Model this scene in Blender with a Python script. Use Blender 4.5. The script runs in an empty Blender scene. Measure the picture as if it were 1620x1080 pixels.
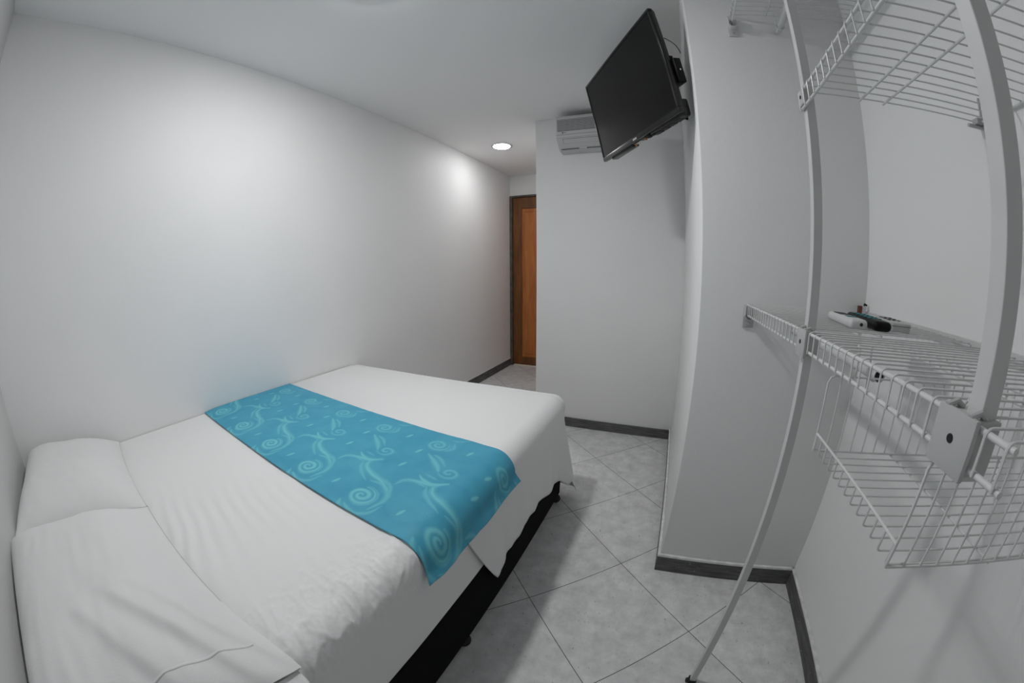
import bpy, bmesh, math, random
import numpy as np
from mathutils import Vector, Matrix, noise

random.seed(4)
SC = bpy.context.scene
COL = SC.collection
PI = math.pi

# ------------------------------------------------------------------ camera
CAM_H = 1.1991
def camera():
    yaw, pitch, roll = math.radians(-24.197), math.radians(-11.148), math.radians(-0.311)
    f = Vector((math.sin(yaw)*math.cos(pitch), math.cos(yaw)*math.cos(pitch), math.sin(pitch)))
    r = Vector((math.cos(yaw), -math.sin(yaw), 0)); u = r.cross(f)
    r2 = r*math.cos(roll) + u*math.sin(roll); u2 = -r*math.sin(roll) + u*math.cos(roll)
    cd = bpy.data.cameras.new('camera'); co = bpy.data.objects.new('camera', cd); COL.objects.link(co)
    M = Matrix(((r2.x, u2.x, -f.x), (r2.y, u2.y, -f.y), (r2.z, u2.z, -f.z))).to_4x4()
    M.translation = (0, 0, CAM_H); co.matrix_world = M
    cd.type = 'PANO'; cd.panorama_type = 'FISHEYE_LENS_POLYNOMIAL'
    cd.fisheye_fov = math.radians(200)
    cd.sensor_width = 36; cd.sensor_height = 24; cd.sensor_fit = 'HORIZONTAL'
    k = 0.045
    cd.fisheye_polynomial_k0 = 0
    cd.fisheye_polynomial_k1 = -1.71123486*k
    cd.fisheye_polynomial_k2 = 0
    cd.fisheye_polynomial_k3 = 0.19388149*k**3
    cd.fisheye_polynomial_k4 = 0
    cd.shift_x = 2.015/1620; cd.shift_y = -1.78/1620
    cd.clip_start = 0.01; cd.clip_end = 50
    SC.camera = co
camera()

# ------------------------------------------------------------------ world, exposure
w = bpy.data.worlds.new('world'); SC.world = w; w.use_nodes = True
w.node_tree.nodes['Background'].inputs[0].default_value = (0.5, 0.5, 0.5, 1)
w.node_tree.nodes['Background'].inputs[1].default_value = 0.0
SC.view_settings.view_transform = 'Standard'; SC.view_settings.look = 'None'
SC.view_settings.gamma = 1; SC.view_settings.use_curve_mapping = False
SC.view_settings.exposure = 2.02
LAMP_NEAR, LAMP_FAR = 57.0, 17.0          # emission of the two ceiling lamps' diffusers

# ------------------------------------------------------------------ materials
def newmat(name):
    m = bpy.data.materials.new(name); m.use_nodes = True
    nt = m.node_tree; b = nt.nodes['Principled BSDF']
    return m, nt, b
def N(nt, t, **kw):
    n = nt.nodes.new(t)
    for k, v in kw.items(): setattr(n, k, v)
    return n
def mat(name, col, rough=.6, metal=0.0, spec=.5, var=0.0, scale=20., bump=0.0, bscale=60., detail=4):
    m, nt, b = newmat(name)
    c = (col, col, col) if isinstance(col, (int, float)) else col
    b.inputs['Base Color'].default_value = (*c, 1)
    b.inputs['Roughness'].default_value = rough; b.inputs['Metallic'].default_value = metal
    b.inputs['Specular IOR Level'].default_value = spec
    tc = N(nt, 'ShaderNodeTexCoord')
    if var:
        n = N(nt, 'ShaderNodeTexNoise'); n.inputs['Scale'].default_value = scale; n.inputs['Detail'].default_value = detail
        r = N(nt, 'ShaderNodeValToRGB')
        r.color_ramp.elements[0].position = .3; r.color_ramp.elements[1].position = .7
        r.color_ramp.elements[0].color = (*[max(0, x*(1-var)) for x in c], 1)
        r.color_ramp.elements[1].color = (*[min(1, x*(1+var)) for x in c], 1)
        nt.links.new(tc.outputs['Object'], n.inputs['Vector']); nt.links.new(n.outputs['Fac'], r.inputs['Fac'])
        nt.links.new(r.outputs['Color'], b.inputs['Base Color'])
    if bump:
        n2 = N(nt, 'ShaderNodeTexNoise'); n2.inputs['Scale'].default_value = bscale; n2.inputs['Detail'].default_value = 5
        bp = N(nt, 'ShaderNodeBump'); bp.inputs['Strength'].default_value = bump; bp.inputs['Distance'].default_value = .01
        nt.links.new(tc.outputs['Object'], n2.inputs['Vector']); nt.links.new(n2.outputs['Fac'], bp.inputs['Height'])
        nt.links.new(bp.outputs['Normal'], b.inputs['Normal'])
    return m

M = {}
M['wall'] = mat('wall_paint', .88, rough=.55, spec=.3, var=.02, scale=1.5, bump=.06, bscale=35)
M['wall_low_bounce'] = mat('wall_paint_darkened', .62, rough=.6, spec=.25, var=.03, scale=1.5, bump=.06, bscale=35)  # wall paint darkened on the back wall to cut its bounced light
M['ceiling'] = mat('ceiling_paint', .94, rough=.7, spec=.2, var=.02, scale=1.2, bump=.04, bscale=25)
M['white_plastic'] = mat('white_plastic', .62, rough=.4, var=.02)
M['wire'] = mat('white_coated_wire', .70, rough=.35, var=.04, scale=40)
M['post'] = mat('white_powder_coat', .64, rough=.4, var=.03, scale=15, bump=.02)
M['clamp'] = mat('grey_white_plastic', .50, rough=.45, var=.03)
M['black'] = mat('black_plastic', .005, rough=.4, spec=.15)
M['black_matte'] = mat('black_rubber', .01, rough=.7)
M['tv_bezel'] = mat('television_bezel', .010, rough=.25, spec=.35)
M['tv_screen'] = mat('television_screen', .006, rough=.2, spec=.16)
M['tv_back'] = mat('television_back', .016, rough=.5, bump=.05, bscale=120)
M['silver'] = mat('silver_metal', .6, rough=.25, metal=1.0)
M['orange'] = mat('orange_plastic', (.50, .20, .06), rough=.4)
M['sheet'] = mat('white_cotton', .82, rough=.85, spec=.15, bump=.05, bscale=300)
M['pillow'] = mat('white_pillowcase', .76, rough=.85, spec=.15, bump=.05, bscale=260)
M['base'] = mat('black_upholstery', .006, rough=.9, spec=.1, bump=.1, bscale=300)
M['ac'] = mat('air_conditioner_plastic', .60, rough=.4, var=.02, scale=8)
M['ac_dark'] = mat('air_conditioner_shadow_gap', .10, rough=.6)
M['mark'] = mat('dark_grey_print', .05, rough=.5)
M['jamb'] = mat('grey_brown_jamb', (.10, .085, .07), rough=.6, var=.35, scale=18)
M['sill_light'] = mat('door_sill_painted_light', (.85, .72, .58), rough=.5, var=.1)  # pale orange stands in for the light under the door
M['teal_key'] = mat('teal_rubber_key', (.02, .16, .18), rough=.5)
M['remote_grey'] = mat('pale_grey_plastic', .50, rough=.45)
M['brown'] = mat('brown_plug', (.12, .035, .015), rough=.6)

def wood(name, c1, c2, sc=(2.2, 2.2, .35)):
    m, nt, b = newmat(name)
    tc = N(nt, 'ShaderNodeTexCoord'); mp = N(nt, 'ShaderNodeMapping'); mp.inputs['Scale'].default_value = sc
    n = N(nt, 'ShaderNodeTexNoise'); n.inputs['Scale'].default_value = 9; n.inputs['Detail'].default_value = 6; n.inputs['Distortion'].default_value = .8
    r = N(nt, 'ShaderNodeValToRGB'); r.color_ramp.elements[0].position = .3; r.color_ramp.elements[1].position = .72
    r.color_ramp.elements[0].color = (*c1, 1); r.color_ramp.elements[1].color = (*c2, 1)
    nt.links.new(tc.outputs['Object'], mp.inputs['Vector']); nt.links.new(mp.outputs['Vector'], n.inputs['Vector'])
    nt.links.new(n.outputs['Fac'], r.inputs['Fac']); nt.links.new(r.outputs['Color'], b.inputs['Base Color'])
    b.inputs['Roughness'].default_value = .42
    return m
M['door_frame_wood'] = wood('dark_stained_wood', (.12, .040, .007), (.23, .088, .018))
M['door_panel_wood'] = wood('orange_stained_wood', (.42, .125, .025), (.56, .20, .05))

def floor_mat():
    m, nt, b = newmat('speckled_floor_tile')
    L = nt.links
    geo = N(nt, 'ShaderNodeNewGeometry')
    T = .43; ang = math.radians(-44.366); ox, oy = -.0481, 1.2442
    sub = N(nt, 'ShaderNodeVectorMath', operation='SUBTRACT'); sub.inputs[1].default_value = (ox, oy, 0)
    L.new(geo.outputs['Position'], sub.inputs[0])
    rot = N(nt, 'ShaderNodeVectorRotate', rotation_type='Z_AXIS'); rot.inputs['Angle'].default_value = -ang
    L.new(sub.outputs[0], rot.inputs['Vector'])
    scl = N(nt, 'ShaderNodeVectorMath', operation='SCALE'); scl.inputs['Scale'].default_value = 1/T
    L.new(rot.outputs[0], scl.inputs[0])
    sep = N(nt, 'ShaderNodeSeparateXYZ'); L.new(scl.outputs[0], sep.inputs[0])
    dist = []
    for ax in 'XY':
        rd = N(nt, 'ShaderNodeMath', operation='ROUND'); L.new(sep.outputs[ax], rd.inputs[0])
        s = N(nt, 'ShaderNodeMath', operation='SUBTRACT'); L.new(sep.outputs[ax], s.inputs[0]); L.new(rd.outputs[0], s.inputs[1])
        a = N(nt, 'ShaderNodeMath', operation='ABSOLUTE'); L.new(s.outputs[0], a.inputs[0]); dist.append(a)
    mn = N(nt, 'ShaderNodeMath', operation='MINIMUM'); L.new(dist[0].outputs[0], mn.inputs[0]); L.new(dist[1].outputs[0], mn.inputs[1])
    mr = N(nt, 'ShaderNodeMapRange'); mr.inputs['From Min'].default_value = .0016; mr.inputs['From Max'].default_value = .0042
    L.new(mn.outputs[0], mr.inputs['Value'])
    fl = N(nt, 'ShaderNodeVectorMath', operation='FLOOR'); L.new(scl.outputs[0], fl.inputs[0])
    wn = N(nt, 'ShaderNodeTexWhiteNoise'); L.new(fl.outputs[0], wn.inputs['Vector'])
    n1 = N(nt, 'ShaderNodeTexNoise'); n1.inputs['Scale'].default_value = 14; n1.inputs['Detail'].default_value = 8; n1.inputs['Roughness'].default_value = .7
    L.new(geo.outputs['Position'], n1.inputs['Vector'])
    r1 = N(nt, 'ShaderNodeValToRGB'); r1.color_ramp.elements[0].position = .32; r1.color_ramp.elements[1].position = .68
    r1.color_ramp.elements[0].color = (.56, .56, .56, 1); r1.color_ramp.elements[1].color = (.80, .80, .80, 1)
    L.new(n1.outputs['Fac'], r1.inputs['Fac'])
    n2 = N(nt, 'ShaderNodeTexNoise'); n2.inputs['Scale'].default_value = 75; n2.inputs['Detail'].default_value = 3; n2.inputs['Roughness'].default_value = .6
    mp2 = N(nt, 'ShaderNodeMapping'); mp2.inputs['Scale'].default_value = (1, .55, 1); mp2.inputs['Rotation'].default_value = (0, 0, .5)
    L.new(geo.outputs['Position'], mp2.inputs['Vector']); L.new(mp2.outputs[0], n2.inputs['Vector'])
    r2 = N(nt, 'ShaderNodeValToRGB'); r2.color_ramp.elements[0].position = .64; r2.color_ramp.elements[1].position = .72
    r2.color_ramp.elements[0].color = (1, 1, 1, 1); r2.color_ramp.elements[1].color = (.62, .62, .62, 1)
    L.new(n2.outputs['Fac'], r2.inputs['Fac'])
    mx = N(nt, 'ShaderNodeMix', data_type='RGBA', blend_type='MULTIPLY'); mx.inputs['Factor'].default_value = 1
    L.new(r1.outputs['Color'], mx.inputs[6]); L.new(r2.outputs['Color'], mx.inputs[7])
    tv = N(nt, 'ShaderNodeMapRange'); tv.inputs['To Min'].default_value = .95; tv.inputs['To Max'].default_value = 1.05
    L.new(wn.outputs['Value'], tv.inputs['Value'])
    mv = N(nt, 'ShaderNodeMix', data_type='RGBA', blend_type='MULTIPLY'); mv.inputs['Factor'].default_value = 1
    L.new(mx.outputs[2], mv.inputs[6]); L.new(tv.outputs['Result'], mv.inputs[7])
    mg = N(nt, 'ShaderNodeMix', data_type='RGBA'); mg.inputs[6].default_value = (.05, .05, .05, 1)
    L.new(mr.outputs['Result'], mg.inputs['Factor']); L.new(mv.outputs[2], mg.inputs[7])
    L.new(mg.outputs[2], b.inputs['Base Color'])
    b.inputs['Roughness'].default_value = .45; b.inputs['Specular IOR Level'].default_value = .35
    bp = N(nt, 'ShaderNodeBump'); bp.inputs['Strength'].default_value = .3; bp.inputs['Distance'].default_value = .002
    L.new(mr.outputs['Result'], bp.inputs['Height']); L.new(bp.outputs['Normal'], b.inputs['Normal'])
    return m
M['floor'] = floor_mat()

def baseboard_mat():
    m, nt, b = newmat('scuffed_grey_baseboard')
    L = nt.links
    geo = N(nt, 'ShaderNodeNewGeometry')
    mp = N(nt, 'ShaderNodeMapping'); mp.inputs['Scale'].default_value = (6, 6, 55); L.new(geo.outputs['Position'], mp.inputs['Vector'])
    n = N(nt, 'ShaderNodeTexNoise'); n.inputs['Scale'].default_value = 1.6; n.inputs['Detail'].default_value = 8; n.inputs['Roughness'].default_value = .65
    L.new(mp.outputs[0], n.inputs['Vector'])
    r = N(nt, 'ShaderNodeValToRGB'); r.color_ramp.elements[0].position = .3; r.color_ramp.elements[1].position = .72
    r.color_ramp.elements[0].color = (.045, .045, .045, 1); r.color_ramp.elements[1].color = (.16, .16, .16, 1)
    L.new(n.outputs['Fac'], r.inputs['Fac'])
    n2 = N(nt, 'ShaderNodeTexNoise'); n2.inputs['Scale'].default_value = 60; n2.inputs['Detail'].default_value = 4
    L.new(geo.outputs['Position'], n2.inputs['Vector'])
    r2 = N(nt, 'ShaderNodeValToRGB'); r2.color_ramp.elements[0].position = .68; r2.color_ramp.elements[1].position = .74
    r2.color_ramp.elements[0].color = (0, 0, 0, 1); r2.color_ramp.elements[1].color = (1, 1, 1, 1)
    L.new(n2.outputs['Fac'], r2.inputs['Fac'])
    mx = N(nt, 'ShaderNodeMix', data_type='RGBA'); L.new(r2.outputs['Color'], mx.inputs['Factor'])
    L.new(r.outputs['Color'], mx.inputs[6]); mx.inputs[7].default_value = (.32, .32, .32, 1)
    L.new(mx.outputs[2], b.inputs['Base Color']); b.inputs['Roughness'].default_value = .6
    return m
M['baseboard'] = baseboard_mat()
M['caulk'] = mat('white_paint_bead', .74, rough=.7, var=.16, scale=30, bump=.2, bscale=60)

def runner_mat():
    m, nt, b = newmat('turquoise_jacquard')
    L = nt.links
    at = N(nt, 'ShaderNodeAttribute', attribute_name='motif')
    tc = N(nt, 'ShaderNodeTexCoord')
    n = N(nt, 'ShaderNodeTexNoise'); n.inputs['Scale'].default_value = 14; n.inputs['Detail'].default_value = 6
    L.new(tc.outputs['Object'], n.inputs['Vector'])
    base = N(nt, 'ShaderNodeValToRGB'); base.color_ramp.elements[0].position = .3; base.color_ramp.elements[1].position = .7
    base.color_ramp.elements[0].color = (.055, .335, .500, 1); base.color_ramp.elements[1].color = (.075, .385, .540, 1)
    L.new(n.outputs['Fac'], base.inputs['Fac'])
    mx = N(nt, 'ShaderNodeMix', data_type='RGBA'); L.new(at.outputs['Fac'], mx.inputs['Factor'])
    L.new(base.outputs['Color'], mx.inputs[6]); mx.inputs[7].default_value = (.17, .58, .66, 1)
    L.new(mx.outputs[2], b.inputs['Base Color'])
    b.inputs['Roughness'].default_value = .55; b.inputs['Specular IOR Level'].default_value = .3
    wv = N(nt, 'ShaderNodeTexNoise'); wv.inputs['Scale'].default_value = 260; L.new(tc.outputs['Object'], wv.inputs['Vector'])
    ad = N(nt, 'ShaderNodeMath', operation='MULTIPLY_ADD'); ad.inputs[1].default_value = .25; L.new(wv.outputs['Fac'], ad.inputs[0]); L.new(at.outputs['Fac'], ad.inputs[2])
    bp = N(nt, 'ShaderNodeBump'); bp.inputs['Strength'].default_value = .35; bp.inputs['Distance'].default_value = .002
    L.new(ad.outputs[0], bp.inputs['Height']); L.new(bp.outputs['Normal'], b.inputs['Normal'])
    return m
M['runner'] = runner_mat()

def emit(name, strength):
    m = bpy.data.materials.new(name); m.use_nodes = True; nt = m.node_tree; nt.nodes.clear()
    e = N(nt, 'ShaderNodeEmission'); o = N(nt, 'ShaderNodeOutputMaterial'); e.inputs[1].default_value = strength
    e.inputs[0].default_value = (1, 1, 1, 1)
    nt.links.new(e.outputs[0], o.inputs[0]); return m

# ------------------------------------------------------------------ mesh helpers
class MB:
    """collects faces of one mesh"""
    def __init__(s): s.v = []; s.f = []
    def add(s, vs, fs):
        o = len(s.v); s.v += [tuple(x) for x in vs]; s.f += [tuple(i+o for i in q) for q in fs]; return s
    def box(s, x0, x1, y0, y1, z0, z1, bev=0.0, R=None, o=None, seg=2):
        bm = bmesh.new(); bmesh.ops.create_cube(bm, size=1)
        for v in bm.verts:
            v.co = Vector(((x0+x1)/2+v.co.x*(x1-x0), (y0+y1)/2+v.co.y*(y1-y0), (z0+z1)/2+v.co.z*(z1-z0)))
        if bev: bmesh.ops.bevel(bm, geom=list(bm.edges), offset=bev, segments=seg, affect='EDGES', profile=.5)
        return s.bm(bm, R, o)
    def bm(s, bm, R=None, o=None):
        if R is not None:
            for v in bm.verts: v.co = R @ v.co
        if o is not None:
            for v in bm.verts: v.co += Vector(o)
        bm.verts.ensure_lookup_table(); bm.verts.index_update()
        s.add([v.co[:] for v in bm.verts], [[v.index for v in f.verts] for f in bm.faces]); bm.free(); return s
    def tube(s, pts, r, n=6, cap=True):
        P = [Vector(p) for p in pts]; rings = []
        up = None
        for i, p in enumerate(P):
            d = ((P[min(i+1, len(P)-1)]-p).normalized() + (p-P[max(i-1, 0)]).normalized())
            if d.length < 1e-9: d = P[1]-P[0]
            d.normalize()
            if up is None:
                up = Vector((0, 0, 1)) if abs(d.z) < .9 else Vector((0, 1, 0))
            a = up - d*up.dot(d); a.normalize(); up = a; b = d.cross(a)
            rings.append([p + (a*math.cos(2*PI*k/n)+b*math.sin(2*PI*k/n))*r for k in range(n)])
        vs = [v for g in rings for v in g]; fs = []
        for i in range(len(P)-1):
            for k in range(n):
                fs.append((i*n+k, i*n+(k+1) % n, (i+1)*n+(k+1) % n, (i+1)*n+k))
        if cap: fs.append(tuple(range(n-1, -1, -1))); fs.append(tuple((len(P)-1)*n+k for k in range(n)))
        return s.add(vs, fs)
    def lathe(s, prof, c=(0, 0, 0), n=32, R=None):
        vs = []; fs = []
        for r, z in prof:
            for k in range(n):
                v = Vector((r*math.cos(2*PI*k/n), r*math.sin(2*PI*k/n), z))
                if R is not None: v = R @ v
                vs.append(v+Vector(c))
        for i in range(len(prof)-1):
            for k in range(n): fs.append((i*n+k, i*n+(k+1) % n, (i+1)*n+(k+1) % n, (i+1)*n+k))
        if prof[0][0] > 1e-6: fs.append(tuple(range(n-1, -1, -1)))
        if prof[-1][0] > 1e-6: fs.append(tuple((len(prof)-1)*n+k for k in range(n)))
        return s.add(vs, fs)
    def prism(s, poly, a, b, axis='x'):
        """extrude a 2-d polygon; axis x: poly is (y,z); axis y: (x,z); axis z: (x,y)"""
        n = len(poly)
        def P(q, t): return {'x': (t, q[0], q[1]), 'y': (q[0], t, q[1]), 'z': (q[0], q[1], t)}[axis]
        vs = [P(q, a) for q in poly]+[P(q, b) for q in poly]
        fs = [(i, (i+1) % n, n+(i+1) % n, n+i) for i in range(n)]+[tuple(range(n-1, -1, -1)), tuple(range(n, 2*n))]
        return s.add(vs, fs)
    def grid(s, fn, nu, nv):
        vs = [fn(i/nu, j/nv) for j in range(nv+1) for i in range(nu+1)]
        fs = [(j*(nu+1)+i, j*(nu+1)+i+1, (j+1)*(nu+1)+i+1, (j+1)*(nu+1)+i) for j in range(nv) for i in range(nu)]
        return s.add(vs, fs)
    def build(s, name, m, parent=None, smooth=False, ang=40, fix=True):
        me = bpy.data.meshes.new(name); me.from_pydata(s.v, [], s.f)
        bm = bmesh.new(); bm.from_mesh(me)
        if fix:
            bmesh.ops.recalc_face_normals(bm, faces=bm.faces)
        bm.to_mesh(me); bm.free()
        me.materials.append(m)
        if smooth:
            me.polygons.foreach_set('use_smooth', [True]*len(me.polygons))
            try: me.set_sharp_from_angle(angle=math.radians(ang))
            except Exception: pass
        o = bpy.data.objects.new(name, me); COL.objects.link(o)
        if parent: o.parent = parent
        return o

def tag(o, label, cat, group=None):
    o['label'] = label; o['category'] = cat
    if group: o['group'] = group
    return o
def thing(name, label, cat, loc=(0, 0, 0), group=None):
    o = bpy.data.objects.new(name, None); COL.objects.link(o); o.location = loc; o.empty_display_size = .1
    return tag(o, label, cat, group)
def struct(o): o['kind'] = 'structure'; return o
def local(o, root):
    """put a part built in world coordinates under its thing without moving it"""
    o.parent = root; o.matrix_parent_inverse = Matrix.Translation(-root.location)
    return o

# ------------------------------------------------------------------ room shell
XL, XR, YB, YP, YA, YD, ZC = -1.86, .69, -.29, 1.2535, 2.593, 4.14, 2.336
XA, XP = -.953, .108
struct(MB().box(XL-.1, XR+.1, YB-.1, YD+.1, -.1, 0).build('floor', M['floor']))
struct(MB().box(XL-.1, XR+.1, YB-.1, YD+.1, ZC, ZC+.1).build('ceiling', M['ceiling']))
struct(MB().box(XL-.1, XL, YB-.1, YD+.1, 0, ZC).build('wall_left', M['wall']))
struct(MB().box(XR, XR+.1, YB-.1, YP, 0, ZC).build('wall_right', M['wall']))
struct(MB().box(XL, XR, YB-.1, YB, 0, ZC).build('wall_back', M['wall_low_bounce']))
struct(MB().box(XP, XR+.1, YP, YA, 0, ZC, bev=.004).build('wall_column', M['wall'], smooth=True))
struct(MB().box(XA, XR+.1, YA, YD+.1, 0, ZC, bev=.003).build('wall_front', M['wall'], smooth=True))
DZ = 2.088
struct(MB().box(XL, XA, YD, YD+.1, DZ, ZC).build('wall_far', M['wall']))

def baseboard(name, x0, x1, y0, y1, h=.084, cap='z'):
    o = struct(MB().box(x0, x1, y0, y1, 0, h, bev=.0015).build(name, M['baseboard'])); return o
T = .011
bb = baseboard('baseboard_left', XL, XL+T, YB, YD)
c = MB().box(XL, XL+.008, YB, YD, .084, .089, bev=.002).build('paint_bead', M['caulk'], bb)
bb = baseboard('baseboard_front', XA, XP-T, YA-T, YA, .072)
bb = baseboard('baseboard_column', XP-T, XR-T, YP-T, YP, .084)
MB().box(XP-T-.002, XR-T, YP-T-.002, YP, .080, .093, bev=.003).build('paint_bead', M['caulk'], bb)
side = baseboard('baseboard_column_side', XP-T, XP, YP, YA-T, .080)
MB().box(XP-T-.002, XP, YP, YA-T, .078, .090, bev=.003).build('paint_bead', M['caulk'], side)
bb = baseboard('baseboard_right', XR-T, XR, YB, YP, .084)
MB().box(XR-T-.002, XR, YB, YP-T, .082, .093, bev=.003).build('paint_bead', M['caulk'], bb)
baseboard('baseboard_back', XL+T, XR-T, YB, YB+T)
struct(MB().box(XA-T, XA, YA, YD, 0, .072, bev=.0015).build('baseboard_partition', M['baseboard']))

# door at the end of the passage
door = bpy.data.objects.new('door_1', None); COL.objects.link(door); door.location = (-1.4, YD, 0); struct(door)
def dpart(mb, name, m, **k): return local(mb.build(name, m, **k), door)
fr = MB(); fr.box(XL, XL+.034, YD-.02, YD+.08, 0, DZ, bev=.003); fr.box(XA-.045, XA, YD-.02, YD+.08, 0, DZ, bev=.003)
fr.box(XL+.034, XA-.045, YD-.02, YD+.08, DZ-.022, DZ, bev=.003)
dpart(fr, 'door_frame', M['jamb'])
lx0, lx1, lz0, lz1 = XL+.037, XA-.048, .022, DZ-.026
st = MB()
st.box(lx0, lx0+.116, YD+.0, YD+.04, lz0, lz1, bev=.003); st.box(lx1-.105, lx1, YD, YD+.04, lz0, lz1, bev=.003)
st.box(lx0+.116, lx1-.105, YD, YD+.04, 1.925, lz1, bev=.003); st.box(lx0+.116, lx1-.105, YD, YD+.04, lz0, .115, bev=.003)
leaf = dpart(st, 'door_leaf', M['door_frame_wood'])
pn = MB().box(lx0+.1, lx1-.1, YD+.012, YD+.03, .11, 1.93); pn.box(lx0+.14, lx1-.14, YD+.006, YD+.02, .15, 1.89, bev=.01, seg=1)
o = pn.build('inset_panel', M['door_panel_wood']); o.parent = leaf
k = MB().lathe([(0, -.055), (.022, -.05), (.026, -.035), (.02, -.022), (.010, -.016), (.010, 0), (.026, .001), (.026, .006)], n=24, R=Matrix.Rotation(-PI/2, 3, 'X'), c=(lx1-.05, YD-.004, .98))
o = k.build('door_knob', M['silver'], smooth=True); o.parent = leaf
dpart(MB().box(XL+.046, XA-.046, YD-.015, YD+.06, 0, .014, bev=.003), 'door_gap_light', M['sill_light'])  # strip coloured as light showing through the gap under the leaf

# ------------------------------------------------------------------ ceiling lamps
def ceiling_lamp(x, y, strength, label):
    t = thing('ceiling_light', label, 'light', (x, y, ZC), 'recessed ceiling lights')
    MB().lathe([(.076, -.001), (.078, -.006), (.090, -.007), (.098, -.003), (.098, 0), (.076, 0)], n=48).build('trim_ring', M['white_plastic'], t, smooth=True)
    MB().lathe([(0, -.014), (.04, -.0132), (.062, -.011), (.073, -.007), (.0765, -.002), (.0765, 0)], n=48).build('diffuser', emit('lamp_glow', strength), t, smooth=True)
    return t
ceiling_lamp(-1.44, 3.03, LAMP_FAR, 'round white ceiling light glowing in the passage before the brown door')
ceiling_lamp(-.95, .86, LAMP_NEAR, 'round white ceiling light above the bed, at the top edge of the photo')

# ------------------------------------------------------------------ bed
BX1, BY0, BY1, BZ = -.445, YB+.006, 1.635, .600
bed = thing('bed', 'double bed with black upholstered base and white fitted sheet against the left wall', 'bed', ((XL+BX1)/2, .67, 0))
def bpart(mb, name, m, **k): return local(mb.build(name, m, **k), bed)
bpart(MB().box(XL+.015, BX1-.002, BY0+.01, BY1-.01, .045, .305, bev=.012, seg=3), 'bed_base', M['base'], smooth=True)
for (x, y) in ((-.468, .645), (-.462, 1.6), (-1.80, .645), (-1.80, 1.6), (-.468, -.22), (-1.80, -.22)):
    m_ = MB().lathe([(0, .0), (.014, .002), (.023, .012), (.025, .022), (.022, .034), (.012, .042), (.010, .052)], c=(x, y, 0), n=20)
    bpart(m_, 'caster', M['black_matte'], smooth=True)

def edge_profile(s, off=0.0, r=.062):
    """arclength s from the left wall over the mattress top and down its right side -> (x, z, nx, nz)"""
    L1 = (BX1-r)-(XL+.004); q = r*PI/2
    if s < L1: return XL+.004+s, BZ+off, 0, 1
    s2 = s-L1
    rr = r+off; 
    if s2 < q:
        a = s2/r; return BX1-r+rr*math.sin(a), BZ-r+rr*math.cos(a), math.sin(a), math.cos(a)
    return BX1+off, BZ-r-(s2-q), 1, 0
R_E = .062; L_TOP = (BX1-R_E)-(XL+.004); Q_E = R_E*PI/2; L_SIDE = BZ-R_E-.303

def fitted_sheet():
    smax = L_TOP+Q_E+L_SIDE
    nu, nv = 430, 520
    def fn(u, v):
        s = smax*u**.9; y = BY0+(BY1-BY0)*v
        x, z, nx, nz = edge_profile(s)
        e = s-L_TOP                                  # distance past the edge's start
        d = .0025*noise.noise(Vector((x*3, y*3, z*3)))
        wE = math.exp(-((e-.02)/.10)**2)*min(1, max(0, (1.0-y)/.3))
        p = Vector((s*8-y*5, y*24+s*10, 1.3))
        rg = lambda q: (1-min(1, abs(noise.noise(q))*2.6))**2
        d += wE*(.0045*noise.noise(p*.7)+.0042*rg(p)+.0030*rg(p*1.8+Vector((3, 1, 7)))+.0016*rg(p*3.1))-wE*.002
        # fine parallel pull lines across the top
        wT = max(0, 1-abs(e+.35)/.6)*min(1, max(0, (.75-y)/.3))
        d += wT*.0016*math.sin((y*1.0+s*.22)*150+3*noise.noise(Vector((s*5, y*5, 0))))*(.6+.8*noise.noise(Vector((s*3, y*3, 6))))
        wS = max(0, min(1, (e-.1)/.05))
        d += wS*.002*noise.noise(Vector((s*4, y*5, 4)))
        return (x+nx*d, y, z+nz*d)
    m_ = MB().grid(fn, nu, nv)
    # close the ends and the wall side
    row0 = list(range(nu+1)); rowN = [nv*(nu+1)+i for i in range(nu+1)]
    n0 = len(m_.v); m_.v += [(XL+.004, BY0, .303), (XL+.004, BY1, .303)]
    m_.f.append(tuple(row0[::-1]+[n0])); m_.f.append(tuple(rowN+[n0+1][::-1]))
    m_.f.append((row0[0], n0, n0+1, rowN[0])); m_.f.append((row0[-1], rowN[-1], n0+1, n0))
    return m_
o = bpart(fitted_sheet(), 'mattress', M['sheet'], smooth=True, ang=60)
o['label'] = 'mattress in a white fitted sheet'

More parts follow.
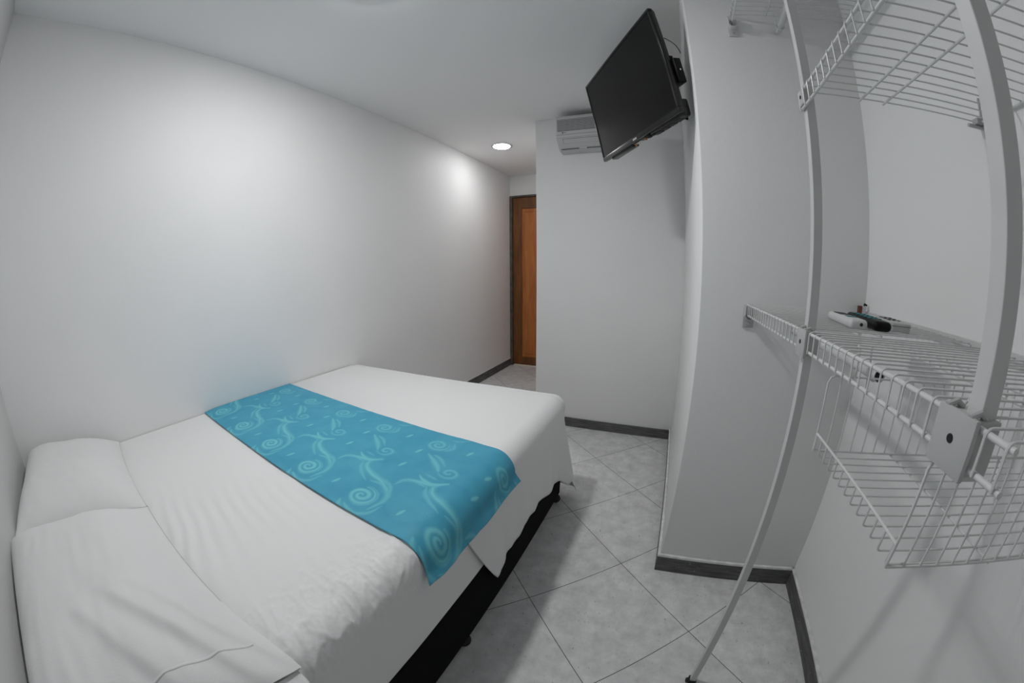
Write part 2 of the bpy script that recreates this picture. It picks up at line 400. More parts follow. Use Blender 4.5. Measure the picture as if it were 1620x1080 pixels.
# bedspread: top panel plus a skirt that runs down the right side, round the corner and along the foot
def interp(x, xs, ys): return float(np.interp(x, xs, ys))
def bedspread():
    off = .006; r = R_E; Rc = .085
    x1, y1 = BX1+off, BY1+off
    cx, cy = x1-Rc, y1-Rc
    y_start = .655
    path = []                                         # (px, py, nx, ny, s)
    L1 = cy-y_start; Lc = Rc*PI/2; L2 = cx-(XL+.006)
    tot = L1+Lc+L2
    ss = list(np.linspace(0, L1, 120))+list(np.linspace(L1, L1+Lc, 30)[1:])+list(np.linspace(L1+Lc, tot, 110)[1:])
    hem_y = [.60, .70, .76, .80, .83, .865, .903, .97, 1.02, 1.06, 1.12, 1.18, 1.212, 1.32, 1.40, 1.431, 1.50, 1.555]
    hem_z = [.215, .21, .20, .198, .205, .215, .236, .243, .238, .262, .255, .243, .268, .235, .205, .225, .205, .150]
    rows = []
    for s in ss:
        if s <= L1: p = Vector((x1, y_start+s)); n = Vector((1, 0)); yy = y_start+s; cn = 0
        elif s <= L1+Lc:
            a = (s-L1)/Rc; n = Vector((math.cos(a), math.sin(a))); p = Vector((cx, cy))+n*Rc; cn = math.sin(2*a)
        else: p = Vector((cx-(s-L1-Lc), y1)); n = Vector((0, 1)); cn = 0
        if s <= L1: hz = interp(yy, hem_y, hem_z)
        else:
            hz = interp(s-L1, [0, .02, .05, .09, .14, .25, .5, .8, 1.2], [.150, .155, .06, .05, .085, .13, .10, .12, .10])
        col = []
        for q in range(9):                            # inner edge of the roll -> vertical
            a = q/8*PI/2
            pin = p-n*(r+off)
            col.append((pin+n*((r+off)*math.sin(a)), BZ-r+(r+off)*math.cos(a)))
        z0 = BZ-r
        wave = math.sin(s*21)*.5+math.sin(s*47+1)*.3+math.sin(s*9+2)*.4
        cw = math.exp(-((s-(L1+Lc*.5))/.085)**2)
        for q in range(1, 23):
            t = q/22
            z = z0+(hz-z0)*t
            d = .006*t*wave+.012*t**1.4+.080*cw*t**.95+.012*t*math.sin(s*60)*cw
            pp = p+n*d
            if s < .30:                               # slanting free edge at the near end
                pp = pp+Vector((0, (.165*t**1.2)*(1-s/.30)))
                z = z0+(interp(min(pp.y, 1.5), hem_y, hem_z)-z0)*t
            col.append((pp, z))
        rows.append([(a.x, a.y, b) for a, b in col])
    m_ = MB(); nc = len(rows[0])
    m_.v = [v for c_ in rows for v in c_]
    for i in range(len(rows)-1):
        for j in range(nc-1):
            m_.f.append((i*nc+j, (i+1)*nc+j, (i+1)*nc+j+1, i*nc+j+1))
    n0 = len(m_.v)
    m_.v += [(XL+.006, y_start, BZ+off)]
    m_.f.append(tuple([i*nc for i in range(len(rows))]+[n0]))
    return m_
sp = bedspread().build('bedspread', M['sheet'], smooth=True, ang=70)
sd = sp.modifiers.new('thick', 'SOLIDIFY'); sd.thickness = .0025; sd.offset = 1
tag(sp, 'white sheet spread over the foot of the bed, hanging over its right side', 'bedspread')

# ------------------------------------------------------------------ bed runner with woven swirls
def runner():
    off = .0125
    W = .525; drop = .034; smax = L_TOP+Q_E+drop
    nu, nv = 640, 210
    U = np.linspace(0, smax, nu+1); V = np.linspace(0, W, nv+1)
    UU, VV = np.meshgrid(U, V)
    F = np.zeros_like(UU)
    def stroke(pts, width, amp=1.0):
        pts = np.array(pts, float)
        # smooth the control polygon (Catmull-Rom), taper both ends
        n = len(pts); P = np.vstack([2*pts[0]-pts[1], pts, 2*pts[-1]-pts[-2]])
        out = []
        for i in range(n-1):
            p0, p1, p2, p3 = P[i], P[i+1], P[i+2], P[i+3]
            for t in np.linspace(0, 1, 12, endpoint=False):
                out.append(.5*((2*p1)+(-p0+p2)*t+(2*p0-5*p1+4*p2-p3)*t*t+(-p0+3*p1-3*p2+p3)*t**3))
        out.append(pts[-1]); out = np.array(out)
        lo = out.min(0)-width*1.5; hi = out.max(0)+width*1.5
        iu = np.where((U >= lo[0]) & (U <= hi[0]))[0]; iv = np.where((V >= lo[1]) & (V <= hi[1]))[0]
        if len(iu) == 0 or len(iv) == 0: return
        sub = np.ix_(iv, iu); x = UU[sub]; y = VV[sub]
        best = np.zeros_like(x)
        for k, q in enumerate(out):
            w_ = 1.35*width*(.25+.75*math.sin(PI*min(1, max(0, k/(len(out)-1)))))
            d = np.hypot(x-q[0], y-q[1])
            best = np.maximum(best, np.clip(1.45-d/w_, 0, 1)**1.3*(.72+.28*np.cos(d/w_*2.6)))
        F[sub] = np.maximum(F[sub], best*amp)
    def spiral(c_, R, turns=2.3, amp=.9, flip=1):
        pts = []
        for k in range(46):
            t = k/45; a = flip*(turns*2*PI*t)+.6; rr = R*(.08+.92*t)
            pts.append((c_[0]+rr*math.cos(a), c_[1]+.86*rr*math.sin(a)))
        stroke(pts, R*.150, amp)
        pts2 = [(c_[0]+(x-c_[0])*1.16+.002, c_[1]+(y-c_[1])*1.16) for x, y in pts[24:]]
        stroke(pts2, R*.10, amp*.55)
    for k in range(-1, 9):
        b0 = np.array([.090+.2655*k, .068])
        def P(*q): return [b0+np.array(z) for z in q]
        spiral(b0, .047, 2.2, .95)
        stroke(P((.058, -.035), (.072, .01), (.058, .05), (.015, .075), (-.03, .07)), .009, .65)
        stroke(P((-.02, -.058), (.03, -.066), (.068, -.045), (.085, -.005)), .006, .6)
        # stem rising from the spiral towards the far edge
        stroke(P((.070, .045), (.035, .085), (-.025, .095), (-.075, .108), (-.108, .13), (-.112, .16), (-.085, .182)), .011, .6)
        stroke(P((.045, .062), (.0, .086), (-.050, .097), (-.095, .118), (-.118, .150)), .007, .95)
        stroke(P((-.045, .062), (-.085, .085), (-.118, .112), (-.136, .145)), .007, .6)
        # leaf and horn to the left of the stem
        stroke(P((-.222, .098), (-.212, .130), (-.180, .145), (-.138, .138)), .008, .6)
        stroke(P((-.205, .142), (-.165, .150), (-.120, .160), (-.085, .188)), .009, .85)
        stroke(P((-.190, .180), (-.165, .165), (-.135, .160), (-.105, .172)), .006, .9)
        stroke(P((-.175, .195), (-.150, .190), (-.128, .186)), .005, .5)
        spiral(b0+np.array([-.117, .236]), .034, 1.5, .65, -1)
        # upper stem to the far row of spirals
        stroke(P((-.150, .225), (-.172, .250), (-.205, .276), (-.246, .304)), .010, .75)
        stroke(P((-.150, .262), (-.185, .292), (-.225, .308)), .007, .6)
        spiral(b0+np.array([-.252, .372]), .043, 2.0, .7)
        stroke(P((-.205, .345), (-.190, .375), (-.205, .410)), .007, .5)
        stroke(P((-.225, .425), (-.195, .430), (-.165, .455)), .006, .45)
        # leaves under the near spiral, running to the near edge
        stroke(P((-.022, -.052), (.010, -.066), (.045, -.072), (.080, -.078)), .008, .75)
        stroke(P((-.045, -.045), (-.030, -.070), (.0, -.082)), .008, .7)
        # lone dashes
        for (du, dv) in ((-.121, .005), (-.276, .200), (-.386, .372), (-.02, .30)):
            stroke(P((du-.004, dv-.016), (du, dv), (du+.004, dv+.016)), .0055, 1.0)
    # fine contour ripples round some of the dashes
    for c_ in ((1.30, .095), (1.03, .20)):
        d = np.hypot((UU-c_[0]), (VV-c_[1])*1.35)
        F = np.maximum(F, np.where(d < .065, .18*(.5+.5*np.sin(d*900)), 0))
    verts = []
    a0 = .575
    for j in range(nv+1):
        for i in range(nu+1):
            s = U[i]; v_ = V[j]
            q_ = min(1, max(0, (v_-.004)/.060)); off_ = .0060+(off-.0060)*q_*q_*(3-2*q_)
            x, z, nx, nz = edge_profile(s, off_)
            skew = -.062*min(s, 1.40)
            y = a0+skew+v_*(1-.03*s)-.012*max(0, (s-L_TOP))*(1-v_/W)
            if s > L_TOP+Q_E:
                e = (s-L_TOP-Q_E)/drop
                lift = .002*e*math.sin(v_*26)+.002*e
                x += lift+.014*e; y += -.012*e*(1-v_/W)+.008*e*v_/W
            d = .0012*noise.noise(Vector((s*6, v_*6, 2)))+.0008*noise.noise(Vector((s*25, v_*25, 7)))
            if s > L_TOP-.15: d += .0022*noise.noise(Vector((s*10, v_*22, 5)))
            verts.append((x+nx*(d+.002), y, z+nz*(d+.002)))
    m_ = MB(); m_.v = verts
    m_.f = [(j*(nu+1)+i, j*(nu+1)+i+1, (j+1)*(nu+1)+i+1, (j+1)*(nu+1)+i) for j in range(nv) for i in range(nu)]
    o = m_.build('bed_runner', M['runner'], smooth=True, ang=80, fix=False)
    at = o.data.attributes.new('motif', 'FLOAT', 'POINT'); at.data.foreach_set('value', np.clip(F, 0, 1).ravel().astype(np.float32))
    sd = o.modifiers.new('thick', 'SOLIDIFY'); sd.thickness = .002; sd.offset = -1
    return tag(o, 'turquoise bed runner with woven swirls lying across the white bed', 'bed runner')
runner()

# ------------------------------------------------------------------ pillows
FOLDS = ((-.67, -.015, -.45, .105, .015), (-.68, -.075, -.45, .045, .018), (-.66, -.14, -.45, -.045, .013))
def pillow(cx, cy, hx, hy, zb, thick, tilt, yaw, seed, label, hem=0):
    n = 90
    t = thing('pillow', label, 'pillow', (cx, cy, zb), 'white pillows at the head of the bed')
    R = Matrix.Rotation(yaw, 3, 'Z') @ Matrix.Rotation(tilt, 3, 'X')
    def surf(sgn):
        def fn(u, v):
            a, b = 2*u-1, 2*v-1
            # pulled-in sides between four corners
            px = a*hx*(1-.035*(1-b*b)); py = b*hy*(1-.05*(1-a*a))
            fa = max(0, 1-abs(a)**3.6)**((.34 if a < 0 else .75) if hem else (.5 if a < 0 else .8))
            fb = max(0, 1-abs(b)**3.4)**.45 if b < 0 else max(0, 1-b**2.3)**(.80 if not hem else 1.45)
            h = fa*fb
            z = sgn*thick*(.60 if sgn > 0 else .40)*h
            if sgn > 0:
                q = Vector((px*4+seed, py*4, seed))
                z += h**.3*(.009*noise.noise(q)+.004*noise.noise(q*1.9))
                if hem:                               # folds that run in from the open end
                    wv = max(0, min(1, (a+.05)/.6))*max(0, 1-max(0, a-.86)/.14)
                    X, Y = cx+px, cy+py
                    for (fx0, fy0, fx1, fy1, A) in FOLDS:
                        dx, dy = fx1-fx0, fy1-fy0; L_ = math.hypot(dx, dy); dx /= L_; dy /= L_
                        t_ = ((X-fx0)*dx+(Y-fy0)*dy)/L_; d_ = (X-fx0)*dy-(Y-fy0)*dx   # > 0 on the side away from the lamp
                        d_ += .008*noise.noise(Vector((t_*3, A*200, 1)))
                        if -.6 < t_ < 1.4:
                            e_ = max(0, 1-((t_-.5)/.8)**2)
                            z += A*e_*math.exp(-(d_/(.050 if d_ < 0 else .017))**2)
                    z += h**.35*wv*.004*noise.noise(Vector((a*3, b*8, 9)))
                    z += h**.3*(1-wv)*.002*noise.noise(Vector((a*5+b*3, b*8, 2)))
                else:
                    z += h**.3*.002*noise.noise(Vector((a*6, b*7, 2)))
            q_ = R @ Vector((px, py, z))
            q_.z = max(q_.z, .603-zb+.0004*(1+a))
            return tuple(q_)
        return fn
    m_ = MB().grid(surf(1), n, n); m_.grid(surf(-1), n, n)
    me = m_
    o = me.build('pillowcase', M['pillow'], smooth=True, ang=75)
    bm = bmesh.new(); bm.from_mesh(o.data); bmesh.ops.remove_doubles(bm, verts=bm.verts, dist=.0004)
    bmesh.ops.recalc_face_normals(bm, faces=bm.faces); bm.to_mesh(o.data); bm.free()
    o.parent = t
    if hem:
        x0 = hx*.80
        fn = surf(1)
        pts = [Vector(fn((.9), .08+.84*k/40))+Vector((0, 0, -.0020)) for k in range(41)]
        MB().tube(pts, .0034, 8).build('hem_seam', M['pillow'], t, smooth=True)
        # flat open end of the case
        def flap(u, v):
            b = 2*v-1
            return tuple(R @ Vector((hx*(.97+.09*u), b*hy*(.97), .012*noise.noise(Vector((u*1.5, b*4, 3)))*u-.012*u)))
        f = MB().grid(flap, 10, 50).build('open_end', M['pillow'], t, smooth=True)
        s_ = f.modifiers.new('thick', 'SOLIDIFY'); s_.thickness = .004
    return t
pillow(-1.508, -.078, .328, .198, .645, .13, math.radians(-9), math.radians(-3), 3, 'white pillow in the corner against the left wall')
pillow(-.785, -.090, .374, .202, .650, .140, math.radians(-8), math.radians(1.5), 8, 'white pillow nearest the camera, its open pillowcase end towards the shelves', hem=1)

# ------------------------------------------------------------------ television
def television():
    W, Hh = .73, .438
    yaw, tilt = math.radians(57.94), math.radians(11.86)
    n = Vector((-math.sin(yaw)*math.cos(tilt), -math.cos(yaw)*math.cos(tilt), -math.sin(tilt)))
    r = Vector((math.cos(yaw), -math.sin(yaw), 0)); u = n.cross(r)
    t = thing('television', 'black flat television on a bracket, tilted down from the column', 'television')
    Mx = Matrix(((r.x, -n.x, u.x), (r.y, -n.y, u.y), (r.z, -n.z, u.z))).to_4x4(); Mx.translation = (-.179, 1.616, 1.988)
    t.matrix_world = Mx
    # local: x right, y into the back, z up; front face at y = 0
    b = MB(); bw = .012
    for q in ((-W/2, W/2, 0, .020, Hh/2-bw, Hh/2), (-W/2, W/2, 0, .020, -Hh/2, -Hh/2+.022),
              (-W/2, -W/2+bw, 0, .020, -Hh/2+.022, Hh/2-bw), (W/2-bw, W/2, 0, .020, -Hh/2+.022, Hh/2-bw)):
        b.box(*q, bev=.003)
    b.build('bezel', M['tv_bezel'], t, smooth=True)
    MB().box(-W/2+bw-.001, W/2-bw+.001, .003, .012, -Hh/2+.021, Hh/2-bw+.001).build('screen', M['tv_screen'], t)
    bc = MB()
    def ring(x, z0, z1, y): return [(-x, y, z0), (x, y, z0), (x, y, z1), (-x, y, z1)]
    rr = [ring(W/2-.002, -Hh/2+.002, Hh/2-.002, .018), ring(W/2-.006, -Hh/2+.004, Hh/2-.01, .030), ring(W/2-.06, -Hh/2+.02, Hh/2-.07, .052), ring(W/2-.09, -Hh/2+.04, Hh/2-.10, .058)]
    bc.add([p for g in rr for p in g], [(i*4+k, i*4+(k+1) % 4, (i+1)*4+(k+1) % 4, (i+1)*4+k) for i in range(3) for k in range(4)]+[(0, 1, 2, 3), (12, 13, 14, 15)])
    cover = bc.build('back_cover', M['tv_back'], t)
    # lower back housing with stepped ledge, seen from below
    ho = MB()
    ho.box(-.30, -.06, .018, .056, -Hh/2-.008, -Hh/2+.05, bev=.006)
    ho.box(.10, W/2-.012, .018, .062, -Hh/2-.010, -Hh/2+.06, bev=.010)
    ho.box(-.06, .10, .018, .046, -Hh/2-.003, -Hh/2+.05, bev=.004)
    ho.build('lower_housing', M['tv_bezel'], t, smooth=True)
    v = MB()
    for k in range(4): v.box(.13+.05*k, .17+.05*k, .026, .052, -Hh/2-.0115, -Hh/2-.008)
    v.build('vent', M['black_matte'], t)
    MB().box(-.012, .024, -.0012, .001, -Hh/2+.004, -Hh/2+.013, bev=.0005).build('maker_badge', M['silver'], t)
    s = MB().box(-.035, .02, .02, .036, -Hh/2-.0055, -Hh/2-.002, bev=.001).build('port_sticker', M['silver'], t)
    for x in (-.045, .05):
        MB().lathe([(0, -.008), (.0045, -.008), (.0055, -.004), (.0055, .004)], c=(x, .03, -Hh/2-.004), n=14).build('orange_plug', M['orange'], t, smooth=True)
    for x in (.075, .105):
        MB().box(x, x+.022, .022, .036, -Hh/2-.012, -Hh/2-.002, bev=.001).build('cable_plug', M['black_matte'], t)
    # bracket: plate on the back, arm, wall plate (in world frame, brought into the television's frame)
    inv = Mx.inverted()
    br = MB(); br.box(-.10, .10, .056, .066, -.08, .10, bev=.002); br.box(-.012, .012, .062, .095, -.05, .06, bev=.002)
    br.build('mount_plate', M['black'], t)
    piv = Mx @ Vector((0, .088, -.02)); wallp = Vector((XP-.010, piv.y+.12, piv.z-.05))
    ar = MB().tube([inv @ piv, inv @ (wallp+Vector((.0095, 0, 0)))], .012, 10); o = ar.build('mount_arm', M['black'], t, smooth=True)
    # small black box clipped to the right rear edge with a lead
    cb = MB().box(W/2-.05, W/2+.012, .030, .062, -.105, -.005, bev=.004); cb.box(W/2-.04, W/2-.005, .028, .045, -.005, .012, bev=.003)
    box_ = cb.build('rear_box', M['black'], t, smooth=True)
    MB().lathe([(0, 0), (.0035, 0), (.0035, .002)], c=(W/2+.012, .046, -.055), n=12, R=Matrix.Rotation(PI/2, 3, 'Y')).build('box_light', M['silver'], box_)
    pts = []
    for k in range(15):
        a = k/14; pts.append((W/2-.002+.035*math.sin(a*PI*.62), .03+.025*a, .085-.082*a))
    MB().tube(pts, .0016, 6).build('lead', M['black'], t, smooth=True)
    return t
television()

# ------------------------------------------------------------------ air conditioner
def text_mesh(txt, size, name, m, parent, R, loc, depth=.0006):
    cu = bpy.data.curves.new(name, 'FONT'); cu.body = txt; cu.size = size; cu.extrude = depth
    cu.align_x = 'CENTER'; cu.align_y = 'CENTER'; cu.resolution_u = 3
    tmp = bpy.data.objects.new('tmp', cu); COL.objects.link(tmp)
    dg = bpy.context.evaluated_depsgraph_get(); me = bpy.data.meshes.new_from_object(tmp.evaluated_get(dg))
    bpy.data.objects.remove(tmp)
    o = bpy.data.objects.new(name, me); COL.objects.link(o); me.materials.clear(); me.materials.append(m)
    o.matrix_local = Matrix.Translation(loc) @ R.to_4x4(); o.parent = parent
    return o
def air_conditioner():
    x0, x1 = -.748, -.318; yw = YA; yf = 2.450
    zt, zm, zb = 2.292, 2.118, 2.042
    t = thing('air_conditioner', 'white split air conditioner high on the front wall behind the television', 'air conditioner', ((x0+x1)/2, yw, zb))
    def p(mb, name, m, **k): return local(mb.build(name, m, **k), t)
    prof = [(yw, zt), (yf+.03, zt), (yf+.008, zt-.006), (yf, zt-.02), (yf, zm), (yf+.004, zm-.006), (yf+.030, zb+.045), (yf+.06, zb+.016), (yf+.085, zb+.004), (yw, zb)]
    body = p(MB().prism(prof, x0, x1, 'x'), 'body', M['ac'])
    bv = body.modifiers.new('bev', 'BEVEL'); bv.width = .005; bv.segments = 3; bv.limit_method = 'ANGLE'; bv.angle_limit = math.radians(50)
    g = MB()
    for k in range(9):
        z = 2.252-.0094*k
        g.box(x0+.012, x1-.012, yf-.0045, yf+.004, z-.0022, z+.0022, bev=.001)
    gb = MB().box(x0+.010, x1-.010, yf-.0015, yf+.003, 2.170, 2.258)
    p(gb, 'intake_recess', M['ac_dark'])
    p(g, 'intake_grille', M['ac'])
    p(MB().box(x0+.001, x1-.001, yf-.0012, yf+.002, 2.142, 2.1435), 'panel_seam', M['ac_dark'])
    p(MB().box(x0+.001, x1-.001, yf-.0008, yf+.002, 2.1195, 2.1205), 'panel_seam', M['ac_dark'])
    # outlet flap on the sloping lower front
    d = Vector((0, .030-.004, -(zm-.006-zb-.045))); d.normalize(); nrm = Vector((0, d.z, -d.y))
    def q(x, s_, h): 
        b = Vector((x, yf+.004, zm-.006))+d*s_+nrm*h; return tuple(b)
    def slab(xa, xb, s0, s1, h0, h1):
        vs = [q(xa, s0, h0), q(xb, s0, h0), q(xb, s1, h0), q(xa, s1, h0), q(xa, s0, h1), q(xb, s0, h1), q(xb, s1, h1), q(xa, s1, h1)]
        return MB().add(vs, [(0, 1, 2, 3), (4, 5, 6, 7), (0, 1, 5, 4), (1, 2, 6, 5), (2, 3, 7, 6), (3, 0, 4, 7)])
    p(slab(x0+.045, x1-.045, .0, .039, -.002, .0008), 'outlet_recess', M['ac_dark'])
    p(slab(x0+.047, x1-.047, .002, .0375, -.001, .0022), 'outlet_flap', M['ac'])
    p(MB().box(-.60, -.545, yf+.055, yf+.07, zb+.008, zb+.020, bev=.003), 'outlet_tab', M['ac'])
    p(MB().box(x0+.02, x1-.02, yf+.058, yf+.066, zb+.010, zb+.014), 'lower_seam', M['ac_dark'])
    R = Matrix.Rotation(PI/2, 3, 'X')
    dot = MB().lathe([(0, 0), (.0052, 0), (.0052, .001)], c=(0, 0, 0), n=20, R=R)
    lg = p(MB().lathe([(0, 0), (.0052, 0), (.0052, .001)], c=(x0+.048, yf-.0002, 2.1575), n=20, R=R), 'maker_logo', M['mark'])
    lx = text_mesh('LG', .0125, 'maker_letters', M['mark'], None, R, (x0+.0655, yf-.0005, 2.1575)); local(lx, t)
    return t
air_conditioner()

# ------------------------------------------------------------------ closet: posts, wire shelves, basket
GR_POST = 'white upright posts of the shelving'
def post(p0, p1, hw, label, foot=True):
    t = thing('shelf_post', label, 'post', p0, GR_POST)
    a, b = Vector(p0), Vector(p1)
    vs = []
    for c_ in (a, b):
        for sx, sy in ((-1, -1), (1, -1), (1, 1), (-1, 1)): vs.append((c_.x+sx*hw, c_.y+sy*hw, c_.z))
    m_ = MB().add(vs, [(0, 1, 2, 3), (4, 5, 6, 7), (0, 1, 5, 4), (1, 2, 6, 5), (2, 3, 7, 6), (3, 0, 4, 7)])
    o = local(m_.build('upright', M['post']), t)
    bv = o.modifiers.new('bev', 'BEVEL'); bv.width = .0012; bv.segments = 2
    return t
P1 = post((.2835, .7375, .006), (.2770, .690, ZC), .0090, 'white square post standing on the floor beyond the basket')
ft = MB().box(.271, .296, .725, .750, 0, .016, bev=.002); ft.box(.276, .291, .730, .745, .012, .032, bev=.002); ft.box(.262, .275, .727, .742, 0, .013, bev=.003)
local(ft.build('foot_cap', M['black_matte']), P1)
P2 = post((.2795, .2640, 1.060), (.2795, .2640, ZC), .0095, 'white square post nearest the camera, rising from the middle shelf')
def clamp(px, y0, y1, x0, x1, z0, z1, root):
    c_ = MB(); c_.box(x0, x0+.006, y0, y1, z0, z1, bev=.0018); c_.box(x0+.004, x1, y0+.005, y1-.003, z0+.003, z1-.002, bev=.0015)
    for yy in (y0+.010, y1-.010): c_.tube([(x0+.001, yy, z1-.001), (x0+.012, yy, z1+.003), (x0+.02, yy, z1-.002)], .003, 8)
    o = local(c_.build('clamp', M['clamp'], smooth=True), root)
    sc = MB().lathe([(0, -.0008), (.0038, -.0008), (.0042, .0006), (.0042, .002)], c=(x0, (y0+y1)/2, (z0+z1)/2+.002), n=18, R=Matrix.Rotation(PI/2, 3, 'Y'))
    s = sc.build('screw', M['black_matte'], smooth=True); s.parent = o
    return o
clamp(0, .676, .7225, .2575, .290, 1.063, 1.1135, P1)
clamp(0, .2440, .2955, .2565, .292, 1.0640, 1.1150, P2)

XF, XBk = .2625, .684
def wire_shelf(y0, y1, z, lip, label, mids=(.392, .445), far_wall=False):
    """front lip towards -x; deck wires run along x; y0 < y1"""
    t = thing('wire_shelf', label, 'shelf', ((XF+XBk)/2, (y0+y1)/2, z), 'white wire shelves on the right wall')
    rf, rw, rm = .0031, .00145, .0024
    zt = z-.0018-rf
    zl = z-lip
    fr_ = MB()
    fr_.tube([(XF+.004, y0, zt), (XF+.004, y1, zt)], rf, 10)
    fr_.tube([(XF+.004, y0, zl), (XF+.004, y1, zl)], rf, 10)
    local(fr_.build('front_rod', M['wire'], smooth=True), t)
    g = MB(); n = int(round((y1-y0-.012)/.0259))
    for k in range(n+1):
        y = y0+.006+(y1-y0-.012)*k/n
        pts = [(XBk, y, z), (XF+.007, y, z)]
        for q in range(1, 5):
            a = q/4*PI/2; pts.append((XF+.007-.007*math.sin(a), y, z-.007+.007*math.cos(a)))
        pts.append((XF, y, zl-.0015))
        g.tube(pts, rw, 6)
    local(g.build('wire_deck', M['wire'], smooth=True), t)
    for mx in mids:
        local(MB().tube([(mx, y0+.002, z-rw-rm), (mx, y1-.002, z-rw-rm)], rm, 8).build('cross_rod', M['wire'], smooth=True), t)
    local(MB().tube([(XBk-.001, y0, z-rw-rf), (XBk-.001, y1, z-rw-rf)], rf, 8).build('back_rod', M['wire'], smooth=True), t)
    return t
def wall_cup(root, x, y, z, m):
    """bracket that carries a shelf's front rod on the column"""
    b = MB(); b.box(x-.018, x+.018, y-.005, y, z-.076, z-.004, bev=.002)
    pr = []
    for k in range(13):
        a = PI+PI*k/12; pr.append((x+.016*math.cos(a), z-.036+.016*math.sin(a)))
    for k in range(13):
        a = 2*PI-PI*k/12; pr.append((x+.0125*math.cos(a), z-.036+.0125*math.sin(a)))
    b.prism(pr, y-.028, y-.004, 'y')
    b.box(x-.0165, x-.012, y-.028, y-.004, z-.04, z-.006, bev=.001)
    b.prism([(x-.0145, z-.037), (x+.0145, z-.037), (x, z-.0515)], y-.008, y-.005, 'y')
    o = local(b.build('wall_bracket', m, smooth=True), root)
    s = MB().lathe([(0, -.002), (.004, -.0015), (.005, 0)], c=(x, y-.005, z-.064), n=14, R=Matrix.Rotation(-PI/2, 3, 'X')).build('screw', M['silver'], smooth=True)
    s.parent = o
    return o
def hanging_rod(x, z, y0, y1, label):
    r = .0125
    root = thing('hanging_rod', label, 'clothes rod', (x, (y0+y1)/2, z), 'white clothes rods under the shelves')
    b = MB(); n = 20
    # open tube
    vs = []; fs = []
    for rr, y in ((r, y0), (r, y1), (r-.0015, y1), (r-.0015, y0)):
        for k in range(n): vs.append((x+rr*math.cos(2*PI*k/n), y, z+rr*math.sin(2*PI*k/n)))
    for i in range(4):
        for k in range(n): fs.append((i*n+k, i*n+(k+1) % n, ((i+1) % 4)*n+(k+1) % n, ((i+1) % 4)*n+k))
    b.add(vs, fs)
    o = local(b.build('rod_tube', M['post'], smooth=True), root)
    c_ = MB().tube([(x, y0+.003, z), (x, y0+.004, z)], r-.002, 16)  # black disc painted in for the shade inside the open tube end
    local(c_.build('rod_end_shade', M['black_matte']), root)
    for yy in (y0+.02, y1-.03):
        cl = MB(); pts = []
        for k in range(15):
            a = -PI*.1+PI*1.2*k/14; pts.append((x+(r+.002)*math.cos(a+PI), yy, z+(r+.002)*math.sin(a+PI)))
        pts = [(x-.016, yy, z+.05)]+pts
        cl.tube(pts, .002, 6)
        local(cl.build('rod_hook', M['wire'], smooth=True), root)
    return root

Z_MID, Z_UP, Z_FAR = 1.1125, 1.5565, 2.122
mid_far = wire_shelf(.722, 1.248, Z_MID, .0370, 'white wire shelf section between the column and the floor post')
wall_cup(mid_far, .272, YP, Z_MID-.001, M['clamp'])
hanging_rod(.425, 1.043, .675, 1.24, 'white tube clothes rod with an open dark end under the middle shelf')
mid_near = wire_shelf(.206, .6745, Z_MID, .0370, 'white wire shelf section above the hanging basket')
rail = thing('wall_rail', 'long white rail along the right wall behind the middle shelf', 'rail', (XR, .73, Z_MID))
cl = MB()
cl.box(XR-.005, XR, .215, 1.245, Z_MID-.016, Z_MID+.008, bev=.001)
local(cl.build('rail_strip', M['post']), rail)
for y in (.30, .60, .84, 1.05):
    q = MB().lathe([(0, -.0012), (.0035, -.001), (.004, 0)], c=(XR-.005, y, Z_MID-.004), n=12, R=Matrix.Rotation(PI/2, 3, 'Y')).build('rail_screw', M['black_matte'])
    local(q, rail)
up = wire_shelf(.208, .716, Z_UP, .0370, 'white wire shelf held between the two posts above eye level')
cl = MB(); cl.box(XR-.022, XR, .692, .710, Z_UP-.010, Z_UP+.003, bev=.002); cl.box(XR-.004, XR, .699, .703, Z_UP+.002, Z_UP+.05, bev=.001)
cl.tube([(XR-.04, .702, Z_UP-.014), (XR-.002, .702, Z_UP-.014)], .004, 8)
local(cl.build('wall_clip', M['clamp']), up)
sc = MB().lathe([(0, -.001), (.0035, -.001), (.004, .001)], c=(.2612, .699, Z_UP-.018), n=14, R=Matrix.Rotation(PI/2, 3, 'Y'))
cp = MB().box(.2612, .272, .686, .7105, Z_UP-.034, Z_UP-.004, bev=.002)
cpo = local(cp.build('post_clip', M['clamp']), up); s = sc.build('screw', M['black_matte']); s.parent = cpo
top = wire_shelf(.70, 1.248, Z_FAR, .0390, 'white wire shelf high on the column near the ceiling')
wall_cup(top, .268, YP, Z_FAR-.012, M['post'])
hanging_rod(.425, 2.055, .66, 1.236, 'white tube clothes rod under the shelf near the ceiling')

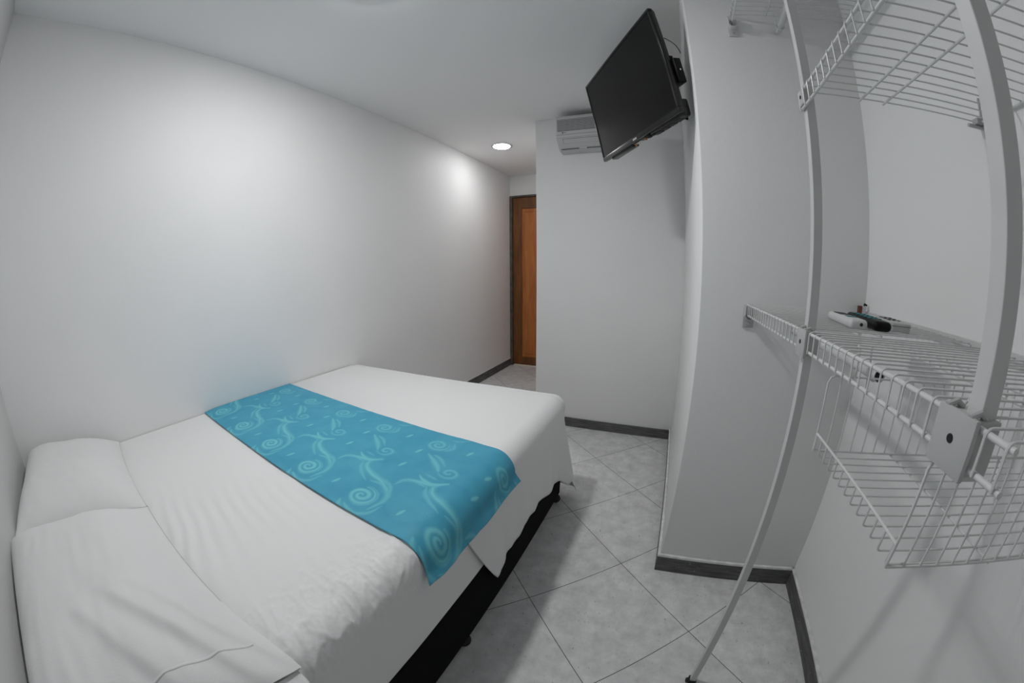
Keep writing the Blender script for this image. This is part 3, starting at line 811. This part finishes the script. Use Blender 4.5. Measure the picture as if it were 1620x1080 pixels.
def basket():
    x0, x1, y0, y1, zf, zl, zt = .2625, .668, .2905, .5585, .9455, .9715, 1.0655
    t = thing('wire_basket', 'open white wire basket hanging under the middle shelf', 'basket', ((x0+x1)/2, (y0+y1)/2, zf))
    def p(mb, name): return local(mb.build(name, M['wire'], smooth=True), t)
    r = .00135
    g = MB()                                          # floor wires turned up at the front
    n = 12
    for k in range(n+1):
        y = y0+.003+(y1-y0-.006)*k/n
        g.tube([(x1, y, zf), (x0+.004, y, zf), (x0+.001, y, zf+.001), (x0, y, zf+.004), (x0, y, zl)], r, 6)
    p(g, 'floor_wires')
    p(MB().tube([(x0, y0, zl+.001), (x0, y1, zl+.001)], .0019, 8), 'front_rod')
    p(MB().tube([(.412, y0, zf-.003), (.412, y1, zf-.003)], .0017, 8), 'floor_rod')
    for y in (y0, y1):
        s = MB()
        s.tube([(x1, y, zt), (x0+.012, y, zt), (x0+.004, y, zt-.003), (x0, y, zt-.012), (x0, y, zl), (x0, y, zf)], .0017, 8)
        s.tube([(x1, y, zf-.001), (x0, y, zf-.001)], .0017, 8)
        x = x0+.0225
        while x < x1-.005:
            s.tube([(x, y, zt), (x, y, zf-.001)], r, 6); x += .0225
        p(s, 'side_panel')
    b = MB(); b.tube([(x1, y0, zt), (x1, y1, zt)], .0017, 8)
    for k in range(13):
        y = y0+(y1-y0)*k/12; b.tube([(x1, y, zf), (x1, y, zt)], r, 6)
    p(b, 'back_panel')
    for y in (y0+.01, y1-.01):
        for x in (x0+.04, .55):
            p(MB().tube([(x, y, zt), (x, y, Z_MID-.003), (x, y+.006, Z_MID+.001), (x, y+.010, Z_MID-.004)], .0017, 6), 'hook')
    return t
basket()

# ------------------------------------------------------------------ things on the middle shelf
ZD = Z_MID+.0014
def remote(near, heading, L, W_, H_, m, name_label, rnd=.008):
    ang = math.atan2(-heading[0], heading[1])
    t = thing('remote_control', name_label, 'remote control', (near[0], near[1], ZD), 'remote controls on the middle shelf')
    t.rotation_euler = (0, 0, ang)
    MB().box(-W_/2, W_/2, 0, L, 0, H_, bev=rnd, seg=4).build('case', m, t, smooth=True)
    return t
rw_ = remote((.408, .757), (.12, .99), .175, .040, .020, M['white_plastic'], 'white remote control on the middle shelf, nearest the post')
k = MB()
k.box(-.011, .011, .045, .070, .0195, .0212, bev=.0008)
k.build('key_pad', M['teal_key'], rw_)
MB().box(-.013, .013, .095, .150, .0195, .0210, bev=.0008).build('display', M['black'], rw_)
MB().lathe([(0, -.001), (.0035, -.001), (.0035, .002)], c=(.004, 0, .0105), n=14, R=Matrix.Rotation(-PI/2, 3, 'X')).build('end_hole', M['black_matte'], rw_)
rb_ = remote((.463, .750), (.14, .99), .205, .042, .021, M['black'], 'black remote control between the white and grey remotes', .010)
k = MB()
for i in range(3):
    for j in range(5): k.box(-.016+.0115*i, -.008+.0115*i, .05+.026*j, .062+.026*j, .0205, .0222, bev=.0008)
k.build('keys', M['teal_key'], rb_)
rg_ = remote((.528, .780), (.21, .978), .17, .044, .019, M['remote_grey'], 'pale grey remote control beside the wall rail', .003)
k = MB()
for i in range(3):
    for j in range(3): k.box(-.016+.012*i, -.008+.012*i, .05+.03*j, .06+.03*j, .0185, .0203, bev=.0006)
k.build('keys', M['black'], rg_)
MB().box(-.0225, .0225, -.0006, .002, .012, .0128).build('cover_seam', M['ac_dark'], rg_)
pl = thing('cable_clip', 'small brown and white cable clip in the corner behind the remotes', 'clip', (.655, 1.225, ZD))
MB().box(-.008, .006, -.006, .006, 0, .024, bev=.002).build('plug', M['brown'], pl)
MB().box(.006, .022, -.006, .006, .004, .024, bev=.003).build('clip_body', M['white_plastic'], pl)
MB().tube([(.014, -.002, .024), (.018, .004, .030), (.028, .006, .026)], .003, 8).build('clip_tail', M['black'], pl)
